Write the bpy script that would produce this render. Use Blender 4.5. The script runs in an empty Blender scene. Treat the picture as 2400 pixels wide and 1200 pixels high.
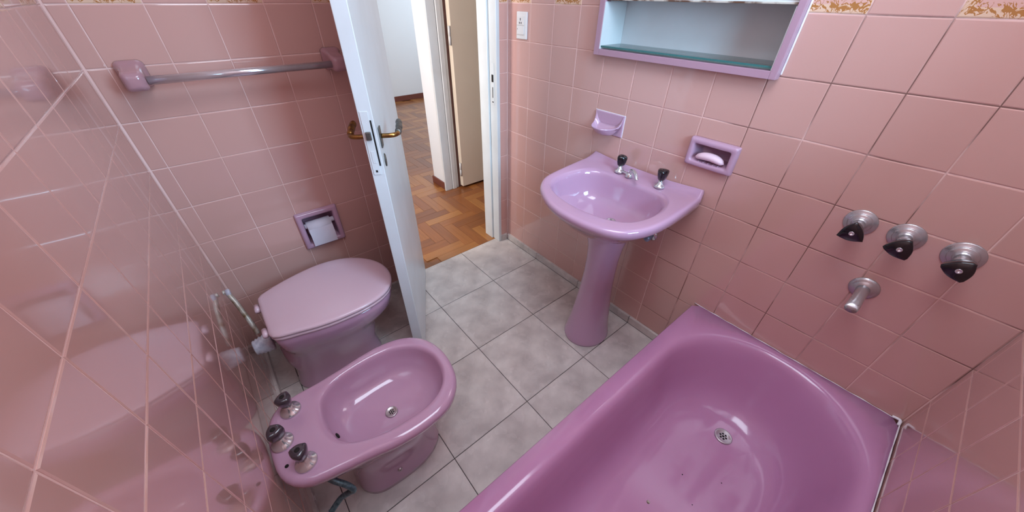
import bpy, bmesh, math, random
from mathutils import Vector, Matrix, Euler
random.seed(7)
S = bpy.context.scene
COL = S.collection
PI = math.pi
# ------------------------------------------------------------------ camera
cam_d = bpy.data.cameras.new('camera'); cam = bpy.data.objects.new('camera', cam_d); COL.objects.link(cam)
R = ((0.63570878, 0.77187061, 0.00949282), (0.46889734, -0.37635433, -0.79905738), (-0.61319624, 0.51241895, -0.60117983))
rt, dn, fw = [Vector(r) for r in R]
m3 = Matrix((rt, -dn, -fw)).transposed()
cam.matrix_world = Matrix.Translation((1.606902, -1.298886, 1.388032)) @ m3.to_4x4()
cam_d.sensor_width = 36; cam_d.lens = 36*813.175/2400; cam_d.clip_start = .02; cam_d.clip_end = 60
S.camera = cam
# ------------------------------------------------------------------ world, lights, exposure
W = bpy.data.worlds.new('sky'); S.world = W; W.use_nodes = True
wn = W.node_tree.nodes; bg = wn['Background']
bg.inputs[0].default_value = (.62, .80, 1.0, 1); bg.inputs[1].default_value = 1.2
S.view_settings.view_transform = 'Standard'; S.view_settings.look = 'None'
S.view_settings.gamma = 1; S.view_settings.exposure = 0.0
try: S.view_settings.use_curve_mapping = False
except Exception: pass
def area(name, loc, rot, sx, sy, power, col, spread=PI):
    l = bpy.data.lights.new(name, 'AREA'); l.shape = 'RECTANGLE'; l.size = sx; l.size_y = sy
    l.energy = power; l.color = col; l.spread = spread
    o = bpy.data.objects.new(name, l); o.location = loc; o.rotation_euler = rot; COL.objects.link(o); return o
DAY = (.43, .74, 1.0); LXW = 1.96
# daylight at the bathroom window (outside the opening of the right wall), shining towards -x
area('window_daylight', (LXW+.56, -.52, 1.80), (0, .92, 0), 1.2, 1.8, 222.0, DAY)
area('ceiling_fill_light', (1.42, -.86, 2.455), (0, 0, 0), .9, .9, 22.0, (.76, .86, 1.0))  # added fill that lifts the lower half of the room, no known lamp
# daylight at the windows of the far room ; the corridor light is an added fill without a known source
area('far_room_daylight', (-2.7, 2.42, 1.6), (-PI/2, 0, 0), 1.7, 1.5, 40.0, (.72, .87, 1.0))
area('corridor_fill', (-.50, -1.60, 1.5), (PI/2, 0, 0), .6, 1.4, 36, (1.0, .95, .90))
# ------------------------------------------------------------------ material helpers
def lin(c): return tuple(((v/255)/12.92 if v/255 <= .04045 else ((v/255+.055)/1.055)**2.4) for v in c)+(1,)
def mat(name, rgb, rough=.5, metal=0, var=0.0, bump=0.0, bscale=40, nscale=8, rgb2=None, coat=0, spec=.5, rvar=0.0, namt=.5, objrand=0.0, trans=0, detail=4):
    m = bpy.data.materials.new(name); m.use_nodes = True; t = m.node_tree; N = t.nodes; L = t.links
    b = N['Principled BSDF']; b.inputs['Base Color'].default_value = lin(rgb)
    b.inputs['Roughness'].default_value = rough; b.inputs['Metallic'].default_value = metal
    b.inputs['Coat Weight'].default_value = coat; b.inputs['Coat Roughness'].default_value = .04
    b.inputs['Specular IOR Level'].default_value = spec
    if trans: b.inputs['Transmission Weight'].default_value = trans
    tc = N.new('ShaderNodeTexCoord')
    colsock = None
    nz = N.new('ShaderNodeTexNoise'); nz.inputs['Scale'].default_value = nscale; nz.inputs['Detail'].default_value = detail
    L.new(tc.outputs['Object'], nz.inputs['Vector'])
    if rgb2:
        mx = N.new('ShaderNodeMix'); mx.data_type = 'RGBA'
        mr = N.new('ShaderNodeMapRange'); mr.inputs[1].default_value = .5-namt/2; mr.inputs[2].default_value = .5+namt/2
        L.new(nz.outputs[0], mr.inputs[0]); L.new(mr.outputs[0], mx.inputs[0])
        mx.inputs[6].default_value = lin(rgb); mx.inputs[7].default_value = lin(rgb2); colsock = mx.outputs[2]
    if var or objrand:
        hv = N.new('ShaderNodeHueSaturation')
        if colsock: L.new(colsock, hv.inputs['Color'])
        else: hv.inputs['Color'].default_value = lin(rgb)
        mm = N.new('ShaderNodeMapRange'); mm.inputs[3].default_value = 1-var-objrand; mm.inputs[4].default_value = 1+var+objrand
        if objrand:
            oi = N.new('ShaderNodeObjectInfo'); L.new(oi.outputs['Random'], mm.inputs[0])
        else: L.new(nz.outputs[0], mm.inputs[0])
        L.new(mm.outputs[0], hv.inputs['Value']); colsock = hv.outputs[0]
    if colsock: L.new(colsock, b.inputs['Base Color'])
    if rvar:
        n2 = N.new('ShaderNodeTexNoise'); n2.inputs['Scale'].default_value = nscale*1.7
        L.new(tc.outputs['Object'], n2.inputs['Vector'])
        mr = N.new('ShaderNodeMapRange'); mr.inputs[1].default_value = .3; mr.inputs[2].default_value = .7
        mr.inputs[3].default_value = max(0, rough-rvar); mr.inputs[4].default_value = rough+rvar
        L.new(n2.outputs[0], mr.inputs[0]); L.new(mr.outputs[0], b.inputs['Roughness'])
    if bump:
        n3 = N.new('ShaderNodeTexNoise'); n3.inputs['Scale'].default_value = bscale; n3.inputs['Detail'].default_value = 2
        L.new(tc.outputs['Object'], n3.inputs['Vector'])
        bp = N.new('ShaderNodeBump'); bp.inputs['Strength'].default_value = bump; bp.inputs['Distance'].default_value = .01
        L.new(n3.outputs[0], bp.inputs['Height']); L.new(bp.outputs[0], b.inputs['Normal'])
    return m
TILE = (206, 160, 150)
M = {}
M['tile'] = mat('glazed_pink_tile', TILE, .13, objrand=.02, bump=.04, bscale=9, coat=.9, rvar=.03)
M['grout'] = mat('pale_pink_grout', (238, 206, 200), .8, rgb2=(222, 180, 170), nscale=5, namt=.3)
M['grout_dark'] = mat('dirty_grout', (232, 194, 186), .8, rgb2=(128, 92, 84), nscale=3.0, namt=.12, detail=6)
M['ceramic'] = mat('mauve_pink_ceramic', (190, 150, 176), .09, coat=.6, bump=.01, bscale=6)
M['tub'] = mat('bathtub_enamel', (193, 138, 176), .16, coat=.4, rgb2=(187, 131, 169), nscale=3, namt=.3, rvar=.05)
M['lid'] = mat('pale_pink_plastic', (216, 186, 198), .22, coat=.2)
M['lilac'] = mat('lilac_ceramic', (188, 150, 172), .1, coat=.5)
M['marble'] = mat('white_marble_tile', (218, 208, 201), .24, rgb2=(184, 173, 168), nscale=9, namt=.34, rvar=.08, objrand=.015, detail=9)
M['floor_grout'] = mat('grey_floor_grout', (92, 86, 84), .85, rgb2=(66, 60, 58), nscale=6, namt=.4)
M['white'] = mat('white_gloss_paint', (216, 220, 222), .32, bump=.05, bscale=25, rgb2=(206, 208, 208), nscale=5, namt=.4)
M['cream'] = mat('cream_painted_door', (226, 214, 196), .45, rgb2=(218, 205, 187), nscale=3, namt=.5, bump=.03)
M['wallpaint'] = mat('white_wall_paint', (232, 236, 240), .7, bump=.05, bscale=30)
M['ceil'] = mat('ceiling_paint', (238, 236, 232), .8)
M['chrome'] = mat('worn_chrome', (222, 222, 226), .18, .8, rgb2=(204, 202, 206), nscale=12, namt=.5, rvar=.04)
M['dullchrome'] = mat('dull_chrome', (196, 190, 192), .3, .75, rgb2=(178, 170, 172), nscale=14, namt=.5, rvar=.05)
M['black'] = mat('black_plastic', (16, 14, 20), .18, coat=.3)
M['smoke'] = mat('smoky_plastic', (58, 50, 58), .12, coat=.6)
M['brass'] = mat('aged_brass', (176, 132, 72), .28, 1.0, rgb2=(110, 88, 56), nscale=60, namt=.5)
M['greybrass'] = mat('tarnished_metal', (120, 118, 112), .45, .8, rgb2=(86, 84, 80), nscale=60, namt=.5)
M['paper'] = mat('white_paper', (222, 220, 232), .9, bump=.1, bscale=60)
M['soap'] = mat('pink_soap', (232, 200, 212), .42)
M['switch'] = mat('white_plastic', (222, 218, 216), .35)
M['dark'] = mat('dark_void', (26, 20, 20), .9)
M['caulk'] = mat('white_caulk', (236, 230, 234), .55, bump=.3, bscale=60)
M['rust'] = mat('rusty_rail', (196, 186, 174), .5, rgb2=(96, 66, 48), nscale=26, namt=.14, detail=6)
M['brownbase'] = mat('brown_baseboard', (112, 62, 52), .4)
M['pvc'] = mat('white_plastic_sleeve', (216, 214, 222), .4, rgb2=(170, 166, 180), nscale=60, namt=.4)
M['hose'] = mat('braided_grey_hose', (110, 140, 148), .35, .6, rgb2=(70, 92, 100), nscale=120, namt=.4)
M['pipe'] = mat('stained_metal_pipe', (200, 196, 186), .4, .3, rgb2=(120, 92, 60), nscale=18, namt=.2)
M['valve'] = mat('blue_grey_valve', (150, 170, 196), .3, .6)
# glass shelf, mirror, pane
def glassmat(name, col, rough=.0, transp=.85):
    m = bpy.data.materials.new(name); m.use_nodes = True; t = m.node_tree; N = t.nodes; L = t.links
    out = N['Material Output']; N.remove(N['Principled BSDF'])
    tr = N.new('ShaderNodeBsdfTransparent'); tr.inputs[0].default_value = col
    gl = N.new('ShaderNodeBsdfGlossy'); gl.inputs['Roughness'].default_value = rough
    fr = N.new('ShaderNodeFresnel'); fr.inputs[0].default_value = 1.5
    mx = N.new('ShaderNodeMixShader'); L.new(fr.outputs[0], mx.inputs[0]); L.new(tr.outputs[0], mx.inputs[1]); L.new(gl.outputs[0], mx.inputs[2])
    L.new(mx.outputs[0], out.inputs[0]); return m
M['pane'] = glassmat('window_glass', (.96, .98, .98, 1))
M['shelfglass'] = glassmat('shelf_glass', (.72, .84, .82, 1))
M['glassedge'] = mat('green_glass_edge', (60, 112, 110), .1)
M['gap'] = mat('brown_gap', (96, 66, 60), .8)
M['bracket'] = mat('shaded_pink_ceramic', (176, 134, 142), .14, coat=.4)  # base colour darkened to carry the backlit shade on the brackets
M['frame'] = mat('pink_frame_paint', (176, 138, 154), .3)
M['mirror'] = mat('aged_mirror', (214, 206, 204), .04, 1.0, rgb2=(196, 170, 160), nscale=14, namt=.1, detail=6)
# decorated border tile: cream ground, brown scroll near the edge, pink centre
def decor():
    m = bpy.data.materials.new('decorated_border_tile'); m.use_nodes = True; t = m.node_tree; N = t.nodes; L = t.links
    b = N['Principled BSDF']; b.inputs['Roughness'].default_value = .14
    tc = N.new('ShaderNodeTexCoord'); sp = N.new('ShaderNodeSeparateXYZ'); L.new(tc.outputs['Object'], sp.inputs[0])
    def mth(op, a, c=None):
        n = N.new('ShaderNodeMath'); n.operation = op
        for i, v in enumerate((a, c)):
            if v is None: continue
            if isinstance(v, (int, float)): n.inputs[i].default_value = v
            else: L.new(v, n.inputs[i])
        return n.outputs[0]
    d = mth('MAXIMUM', mth('ABSOLUTE', sp.outputs[0]), mth('ABSOLUTE', sp.outputs[2]))
    nz = N.new('ShaderNodeTexNoise'); nz.inputs['Scale'].default_value = 60; nz.inputs['Detail'].default_value = 3; nz.inputs['Distortion'].default_value = 1.2
    L.new(tc.outputs['Object'], nz.inputs['Vector'])
    # band centre d=.062, half width .009
    w = mth('DIVIDE', mth('ABSOLUTE', mth('SUBTRACT', d, .0600)), .0085)
    nn = mth('ABSOLUTE', mth('SUBTRACT', nz.outputs[0], .5))
    thr = mth('SUBTRACT', .085, mth('MULTIPLY', w, .05))
    mask = mth('LESS_THAN', nn, thr)
    inner = mth('LESS_THAN', d, .056)
    m1 = N.new('ShaderNodeMix'); m1.data_type = 'RGBA'; L.new(inner, m1.inputs[0]); m1.inputs[6].default_value = lin((222, 186, 160)); m1.inputs[7].default_value = lin((216, 168, 156))
    m2 = N.new('ShaderNodeMix'); m2.data_type = 'RGBA'; L.new(mask, m2.inputs[0]); L.new(m1.outputs[2], m2.inputs[6]); m2.inputs[7].default_value = lin((176, 118, 66))
    L.new(m2.outputs[2], b.inputs['Base Color']); return m
M['decor'] = decor()
# parquet wood, grain along local x, tint per object
def wood():
    m = bpy.data.materials.new('oak_parquet'); m.use_nodes = True; t = m.node_tree; N = t.nodes; L = t.links
    b = N['Principled BSDF']; b.inputs['Roughness'].default_value = .34; b.inputs['Coat Weight'].default_value = .4; b.inputs['Coat Roughness'].default_value = .15
    tc = N.new('ShaderNodeTexCoord'); mp = N.new('ShaderNodeMapping'); mp.inputs['Scale'].default_value = (3, 40, 10)
    oi = N.new('ShaderNodeObjectInfo'); L.new(tc.outputs['Object'], mp.inputs['Vector'])
    cb = N.new('ShaderNodeVectorMath'); cb.operation = 'SCALE'; L.new(oi.outputs['Random'], cb.inputs['Scale']); cb.inputs[0].default_value = (37, 19, 11)
    L.new(cb.outputs[0], mp.inputs['Location'])
    nz = N.new('ShaderNodeTexNoise'); nz.inputs['Scale'].default_value = 1.6; nz.inputs['Detail'].default_value = 6; L.new(mp.outputs[0], nz.inputs['Vector'])
    rp = N.new('ShaderNodeValToRGB'); e = rp.color_ramp.elements
    e[0].position = .0; e[0].color = lin((126, 74, 38)); e[1].position = 1; e[1].color = lin((168, 112, 58))
    k = e.new(.5); k.color = lin((148, 88, 42))
    L.new(oi.outputs['Random'], rp.inputs[0])
    hv = N.new('ShaderNodeHueSaturation'); L.new(rp.outputs[0], hv.inputs['Color'])
    mr = N.new('ShaderNodeMapRange'); mr.inputs[1].default_value = .25; mr.inputs[2].default_value = .75; mr.inputs[3].default_value = .84; mr.inputs[4].default_value = 1.14
    L.new(nz.outputs[0], mr.inputs[0]); L.new(mr.outputs[0], hv.inputs['Value']); L.new(hv.outputs[0], b.inputs['Base Color'])
    return m
M['wood'] = wood()
# ------------------------------------------------------------------ object helpers
def link(name, me, m=None, parent=None, loc=(0,0,0), rot=None, smooth=False):
    o = bpy.data.objects.new(name, me); COL.objects.link(o)
    if m and not me.materials: me.materials.append(m)
    o.location = loc
    if rot: o.rotation_euler = rot
    if parent: o.parent = parent
    if smooth:
        for p in me.polygons: p.use_smooth = True
    return o
def tag(o, label=None, cat=None, group=None, kind=None):
    if label: o['label'] = label
    if cat: o['category'] = cat
    if group: o['group'] = group
    if kind: o['kind'] = kind
    return o
def empty(name, loc=(0,0,0), label=None, cat=None, group=None, kind=None):
    o = bpy.data.objects.new(name, None); o.location = loc; o.empty_display_size = .05; COL.objects.link(o)
    return tag(o, label, cat, group, kind)
def me_from(name, V, F):
    me = bpy.data.meshes.new(name); me.from_pydata([tuple(v) for v in V], [], F); me.update(); return me
def bm_mesh(name, bm):
    bmesh.ops.recalc_face_normals(bm, faces=bm.faces[:])
    me = bpy.data.meshes.new(name); bm.to_mesh(me); bm.free(); return me
def bm_box(bm, x0, x1, y0, y1, z0, z1):
    vs = [bm.verts.new((x, y, z)) for x in (x0, x1) for y in (y0, y1) for z in (z0, z1)]
    for f in ((0,1,3,2),(4,6,7,5),(0,4,5,1),(2,3,7,6),(0,2,6,4),(1,5,7,3)): bm.faces.new([vs[i] for i in f])
def box(name, b, m, parent=None, bev=0, seg=2, loc=(0,0,0), rot=None, holes=None):
    bm = bmesh.new(); bm_box(bm, *b)
    if bev: bmesh.ops.bevel(bm, geom=bm.edges[:], offset=bev, segments=seg, affect='EDGES', profile=.5)
    return link(name, bm_mesh(name, bm), m, parent, loc, rot)
def boxes(name, L, m, parent=None, bev=0, loc=(0,0,0), rot=None):
    bm = bmesh.new()
    for b in L: bm_box(bm, *b)
    if bev: bmesh.ops.bevel(bm, geom=bm.edges[:], offset=bev, segments=2, affect='EDGES', profile=.5)
    return link(name, bm_mesh(name, bm), m, parent, loc, rot)
def loft(name, rings, m, parent=None, cap0=True, cap1=True, closed=True, sub=0, loc=(0,0,0), rot=None, smooth=True, sharp=None):
    n = len(rings[0]); V = [p for r in rings for p in r]; F = []
    for i in range(len(rings)-1):
        for j in range(n if closed else n-1):
            a = i*n+j; b = i*n+(j+1) % n
            F.append((a, b, b+n, a+n))
    if cap0: F.append(tuple(range(n-1, -1, -1)))
    if cap1: F.append(tuple(range((len(rings)-1)*n, len(rings)*n)))
    me = me_from(name, V, F)
    bm = bmesh.new(); bm.from_mesh(me); bmesh.ops.recalc_face_normals(bm, faces=bm.faces[:]); bm.to_mesh(me); bm.free()
    o = link(name, me, m, parent, loc, rot, smooth)
    if sub:
        md = o.modifiers.new('s', 'SUBSURF'); md.levels = sub; md.render_levels = sub
    return o
def lathe(name, prof, m, parent=None, n=32, loc=(0,0,0), axis='z', cap0=True, cap1=True, rot=None):
    rings = []
    for r, h in prof:
        rg = []
        for k in range(n):
            a = 2*PI*k/n; x, y = r*math.cos(a), r*math.sin(a)
            rg.append((x, y, h) if axis == 'z' else ((x, -h, y) if axis == '-y' else (h, x, y)))
        rings.append(rg)
    return loft(name, rings, m, parent, cap0, cap1, loc=loc, rot=rot)
def catmull(P, n=8, closed=False):
    P = [Vector(p) for p in P]; out = []; N = len(P)
    rng = range(N if closed else N-1)
    for i in rng:
        g = (lambda k: P[k % N]) if closed else (lambda k: P[max(0, min(N-1, k))])
        a, b, c, d = g(i-1), g(i), g(i+1), g(i+2)
        for k in range(n):
            t = k/n; out.append(.5*((2*b)+(c-a)*t+(2*a-5*b+4*c-d)*t*t+(3*b-a-3*c+d)*t**3))
    if not closed: out.append(P[-1])
    return out
def tube(name, pts, r, m, parent=None, n=12, smoothn=6, taper=None, loc=(0,0,0)):
    P = catmull(pts, smoothn) if smoothn else [Vector(p) for p in pts]
    rings = []; up = Vector((0, 0, 1)); prev = None
    for i, p in enumerate(P):
        t = (P[min(i+1, len(P)-1)]-P[max(i-1, 0)]).normalized()
        if prev is None:
            s = t.cross(up if abs(t.z) < .9 else Vector((1, 0, 0))).normalized()
        else: s = (prev-t*prev.dot(t)).normalized()
        prev = s; q = t.cross(s)
        rr = r if taper is None else r*taper(i/(len(P)-1))
        rings.append([tuple(p+s*rr*math.cos(2*PI*k/n)+q*rr*math.sin(2*PI*k/n)) for k in range(n)])
    return loft(name, rings, m, parent, loc=loc)
def polar_fn(pts, c):
    """closed outline -> radius as a function of angle about c"""
    P = catmull([(p[0], p[1], 0) for p in pts], 12, True)
    A = sorted(((math.atan2(p.y-c[1], p.x-c[0])) % (2*PI), math.hypot(p.x-c[0], p.y-c[1])) for p in P)
    A = [(A[-1][0]-2*PI, A[-1][1])]+A+[(A[0][0]+2*PI, A[0][1])]
    def f(a):
        a %= 2*PI
        for i in range(len(A)-1):
            if A[i][0] <= a <= A[i+1][0]:
                u = (a-A[i][0])/max(1e-9, A[i+1][0]-A[i][0]); return A[i][1]*(1-u)+A[i+1][1]*u
        return A[0][1]
    return f
def ring(f, c, z, s=1, off=0, n=72, g=None, s2=None):
    out = []
    for k in range(n):
        a = 2*PI*k/n; r = f(a)*s+off
        x, y = c[0]+r*math.cos(a), c[1]+r*math.sin(a)
        out.append((x, y, z if not callable(z) else z(x, y)))
    return out
def mixf(f, g, t): return lambda a: f(a)*(1-t)+g(a)*t
def ell(rx, ry, dx=0, dy=0):
    P = [(dx+rx*math.cos(2*PI*k/32), dy+ry*math.sin(2*PI*k/32)) for k in range(32)]
    return P
# ------------------------------------------------------------------ dimensions
LX, WY, Z0, T = 1.960, 1.531, 1.358, .15
H = 2.55
AX = 1.3659 % T            # joint offset of the basin wall
CY = -1.3332 % T           # joint offset (in y) of the door wall
# ---- tiles --------------------------------------------------------
tile_cache = {}
def tile_mesh(w, h, kind='tile', th=.008):
    """front faces -y, centred, slightly pillowed edges"""
    key = (round(w, 3), round(h, 3), kind)
    if key in tile_cache: return tile_cache[key]
    a, b = w/2, h/2; e = min(.0022, a*.3, b*.3)
    V = [(-a, th, -b), (a, th, -b), (a, th, b), (-a, th, b), (-a, .0008, -b), (a, .0008, -b), (a, .0008, b), (-a, .0008, b),
         (-a+e, 0, -b+e), (a-e, 0, -b+e), (a-e, 0, b-e), (-a+e, 0, b-e)]
    F = [(8, 9, 10, 11)]
    for i in range(4):
        j = (i+1) % 4; F.append((i, j, j+4, i+4)); F.append((i+4, j+4, j+8, i+8))
    me = me_from(kind, V, F); me.materials.append(M[kind]); tile_cache[key] = me
    bm = bmesh.new(); bm.from_mesh(me); bmesh.ops.recalc_face_normals(bm, faces=bm.faces[:]); bm.to_mesh(me); bm.free()
    return me
G = .0024
def tile_wall(wall, to_world, rotz, a0, a1, off, zlo, zhi, skip=(), decor_odd=None):
    """lay tiles between running coords a0..a1; to_world(a) -> (x, y)"""
    k0 = math.floor((a0-off)/T)
    edges = [a0]+[off+k*T for k in range(k0, k0+30) if a0+.012 < off+k*T < a1-.012]+[a1]
    zs = sorted(set([zlo, zhi]+[Z0+T-k*T for k in range(0, 12) if zlo+.01 < Z0+T-k*T < zhi-.01]))
    for i in range(len(edges)-1):
        ci = round((((edges[i]+edges[i+1])/2)-off)/T-.5)
        for j in range(len(zs)-1):
            x0, x1, z0, z1 = edges[i], edges[i+1], zs[j], zs[j+1]
            pieces = [(x0, x1, z0, z1)]
            for (sa0, sa1, sz0, sz1) in skip:
                nxt = []
                for (p0, p1, q0, q1) in pieces:
                    if p1 <= sa0+1e-4 or p0 >= sa1-1e-4 or q1 <= sz0+1e-4 or q0 >= sz1-1e-4: nxt.append((p0, p1, q0, q1)); continue
                    if p0 < sa0-.006: nxt.append((p0, sa0, q0, q1))
                    if p1 > sa1+.006: nxt.append((sa1, p1, q0, q1))
                    m0, m1 = max(p0, sa0), min(p1, sa1)
                    if q0 < sz0-.006: nxt.append((m0, m1, q0, sz0))
                    if q1 > sz1+.006: nxt.append((m0, m1, sz1, q1))
                pieces = nxt
            for (p0, p1, q0, q1) in pieces:
                kind = 'decor' if (decor_odd is not None and (q0+q1)/2 > Z0 and ci % 2 == decor_odd) else 'tile'
                me = tile_mesh(p1-p0-G, q1-q0-G, kind)
                o = bpy.data.objects.new('tile', me); COL.objects.link(o)
                x, y = to_world((p0+p1)/2)
                o.location = (x, y, (q0+q1)/2)
                o.rotation_euler = (random.gauss(0, .0022), random.gauss(0, .001), rotz+random.gauss(0, .0022))
                o.parent = wall
def cut(u0, u1, w0, w1, holes):
    out = [(u0, u1, w0, w1)]
    for a, b, c_, d_ in holes:
        nxt = []
        for p, q, r, t in out:
            if q <= a or p >= b or t <= c_ or r >= d_: nxt.append((p, q, r, t)); continue
            if p < a: nxt.append((p, a, r, t))
            if q > b: nxt.append((b, q, r, t))
            m0, m1 = max(p, a), min(q, b)
            if r < c_: nxt.append((m0, m1, r, c_))
            if t > d_: nxt.append((m0, m1, d_, t))
        out = nxt
    return out
def slab(name, L, m):
    o = boxes(name, L, m); tag(o, kind='structure'); return o
BT = Z0+T     # tiles modelled one by one up to the top of the decorated border
CX0, CX1, CZ0, CZ1 = .585, 1.240, 1.205, 1.86     # recess of the mirror cabinet
# wall_back: the basin wall (y = 0)
gy = .0012
wb = slab('wall_back', [(a, b, gy, .16, c_, d_) for a, b, c_, d_ in cut(-.13, LX+.12, -.02, H, [(CX0, CX1, CZ0, CZ1), (1.069, 1.213, .904, .988)])]+[(CX0, CX1, .125, .16, CZ0, CZ1)], M['grout'])
# the joints near the tub are dirty: the grout there is a different material by position
_d = M['grout_dark']; wb.data.materials.append(_d)
for p in wb.data.polygons:
    if p.center.x > 1.12 and abs(p.normal.y) > .5: p.material_index = 1
tile_wall(wb, lambda a: (a, 0), 0, .003, LX-.0004, AX, .045, BT, skip=[(CX0, CX1, 1.2082, CZ1), (.6159, .7659, .908, .994), (1.0659, 1.2159, .908, .994)], decor_odd=(round((.016-AX)/T) % 2))
# wall_left: the door wall (x = 0), faces +x ; running coord a = y
wl = slab('wall_left', [(-.13, -gy, -.055, .0, -.02, H), (-.13, -gy, -.70, -.055, 2.06, H)]+[(-.13, -gy, a, b, c_, d_) for a, b, c_, d_ in cut(-WY-.12, -.70, -.02, H, [(-1.184, -1.032, .448, .608)])], M['grout'])
tile_wall(wl, lambda a: (0, a), PI/2, -.060, -.003, CY, .045, BT, decor_odd=1)
tile_wall(wl, lambda a: (0, a), PI/2, -WY+.003, -.702, CY, .045, BT, skip=[(-1.1832, -1.0332, .458, .608)], decor_odd=round((-1.4832-CY)/T) % 2)
# wall_front: behind toilet and bidet (y = -1.531), faces +y
wf = slab('wall_front', [(-.13, LX+.12, -WY-.12, -WY-gy, -.02, H)], M['grout'])
tile_wall(wf, lambda a: (a, -WY), PI, .003, LX-.002, 1.10 % T, .045, BT, decor_odd=0)
# wall_right: far end of the tub with the window (x = 1.96), faces -x
WY0, WY1, WZ0, WZ1 = -.78, -.26, 1.145, 2.02
wr = slab('wall_right', [(LX+gy, LX+.12, -WY, WY0, -.02, H), (LX+gy, LX+.12, WY1, .02, -.02, H), (LX+gy, LX+.12, WY0, WY1, -.02, WZ0), (LX+gy, LX+.12, WY0, WY1, WZ1, H)], M['grout'])
tile_wall(wr, lambda a: (LX, a), -PI/2, -WY+.003, -.0015, -.03 % T, .045, BT, skip=[(WY0, WY1, WZ0, WZ1)], decor_odd=0)
# plain tiled band above the border, out of view: painted wall face
for nm, b in (('trim_1', (0, LX, -.002, gy-.0004, BT, 2.5)),): pass
ceil = box('ceiling', (-4.4, LX+.12, -2.6, 2.6, H, H+.1), M['ceil']); tag(ceil, kind='structure')
fill_lamp = empty('ceiling_fill', (1.42, -.86, 2.5), 'flat square fill light added above the bathtub', 'fill light')  # made-up unseen fixture around the added fill light
box('housing', (-.48, .48, -.48, .48, .0, .05), M['white'], fill_lamp, bev=.004)
boxes('rim', [(-.48, .48, -.48, -.465, -.05, 0), (-.48, .48, .465, .48, -.05, 0), (-.48, -.465, -.465, .465, -.05, 0), (.465, .48, -.465, .465, -.05, 0)], M['white'], fill_lamp)
# window
win = empty('window_1', (LX+.03, (WY0+WY1)/2, (WZ0+WZ1)/2), kind='structure')
def wbox(name, b, m, bev=.003):
    o = boxes(name, b, m, bev=bev); o.parent = win; o.matrix_parent_inverse = Matrix.Translation(-win.location); return o
fy0, fy1, fz0, fz1 = WY0, WY1, WZ0, WZ1
wbox('window_frame', [(LX+.02, LX+.07, fy0, fy0+.035, fz0, fz1), (LX+.02, LX+.07, fy1-.035, fy1, fz0, fz1), (LX+.02, LX+.07, fy0+.035, fy1-.035, fz0, fz0+.035), (LX+.02, LX+.07, fy0+.035, fy1-.035, fz1-.035, fz1)], M['white'])
wbox('muntin', [(LX+.03, LX+.06, fy0+.036, fy1-.036, 1.60, 1.62)], M['white'])
wbox('window_sill', [(LX-.012, LX+.019, fy0-.01, fy1+.01, fz0-.018, fz0-.001)], M['white'])
for z0, z1 in ((fz0+.036, 1.599), (1.621, fz1-.036)):
    wbox('pane', [(LX+.043, LX+.047, fy0+.036, fy1-.036, z0, z1)], M['pane'], 0)
# ------------------------------------------------------------------ bathroom floor
fl = slab('floor', [(-.047, LX+.1, -WY-.1, .1, -.1, -.0015)], M['floor_grout'])
TF = .359; FX = -.0476
def floor_tile(x0, x1, y0, y1, top=0.0, parent=fl, th=.012, name='tile', m='marble'):
    a, b = (x1-x0)/2, (y1-y0)/2; e = .0012; g = .0013
    a -= g; b -= g
    V = [(-a, -b, -th), (a, -b, -th), (a, b, -th), (-a, b, -th), (-a, -b, -e), (a, -b, -e), (a, b, -e), (-a, b, -e), (-a+e, -b+e, 0), (a-e, -b+e, 0), (a-e, b-e, 0), (-a+e, b-e, 0)]
    F = [(8, 9, 10, 11), (3, 2, 1, 0)]
    for i in range(4):
        j = (i+1) % 4; F.append((i, j, j+4, i+4)); F.append((i+4, j+4, j+8, i+8))
    me = me_from(name, V, F); o = link(name, me, M[m], parent, ((x0+x1)/2, (y0+y1)/2, top))
    o.rotation_euler = (random.gauss(0, .0006), random.gauss(0, .0006), 0)
    return o
xs = [FX+i*TF for i in range(7)]; ys = [-.010, -.361, -.7225, -1.0845, -1.446, -WY]
for i in range(6):
    for j in range(5):
        if xs[i] > LX: continue
        floor_tile(xs[i], min(xs[i+1], LX), ys[j+1], ys[j])
# baseboard of the same marble, one piece per floor tile
def base(name, L, side):
    root = empty(name, L[0][:3] if False else (0, 0, 0), kind='structure')
    for b in L:
        o = box('tile', b, M['marble'], root, bev=.0016, seg=1)
for_back = []
bx = [.012, xs[1], xs[2], xs[3], 1.28]
base('baseboard_back', [(bx[i]+.0012, bx[i+1]-.0012, -.011, .006, .0, .043) for i in range(4)], 'back')
base('baseboard_left', [(-.004, .011, -.058, -.0125, 0, .043)]+[(-.004, .011, a+.0012, b-.0012, 0, .043) for a, b in ((-1.0845, -.704), (-1.446, -1.0845), (-WY, -1.446))], 'left')
base('baseboard_front', [(a+.0012, b-.0012, -WY-.004, -WY+.010, 0, .043) for a, b in ((.0125, xs[1]), (xs[1], xs[2]), (xs[2], xs[3]), (xs[3], 1.28))], 'front')
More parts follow.
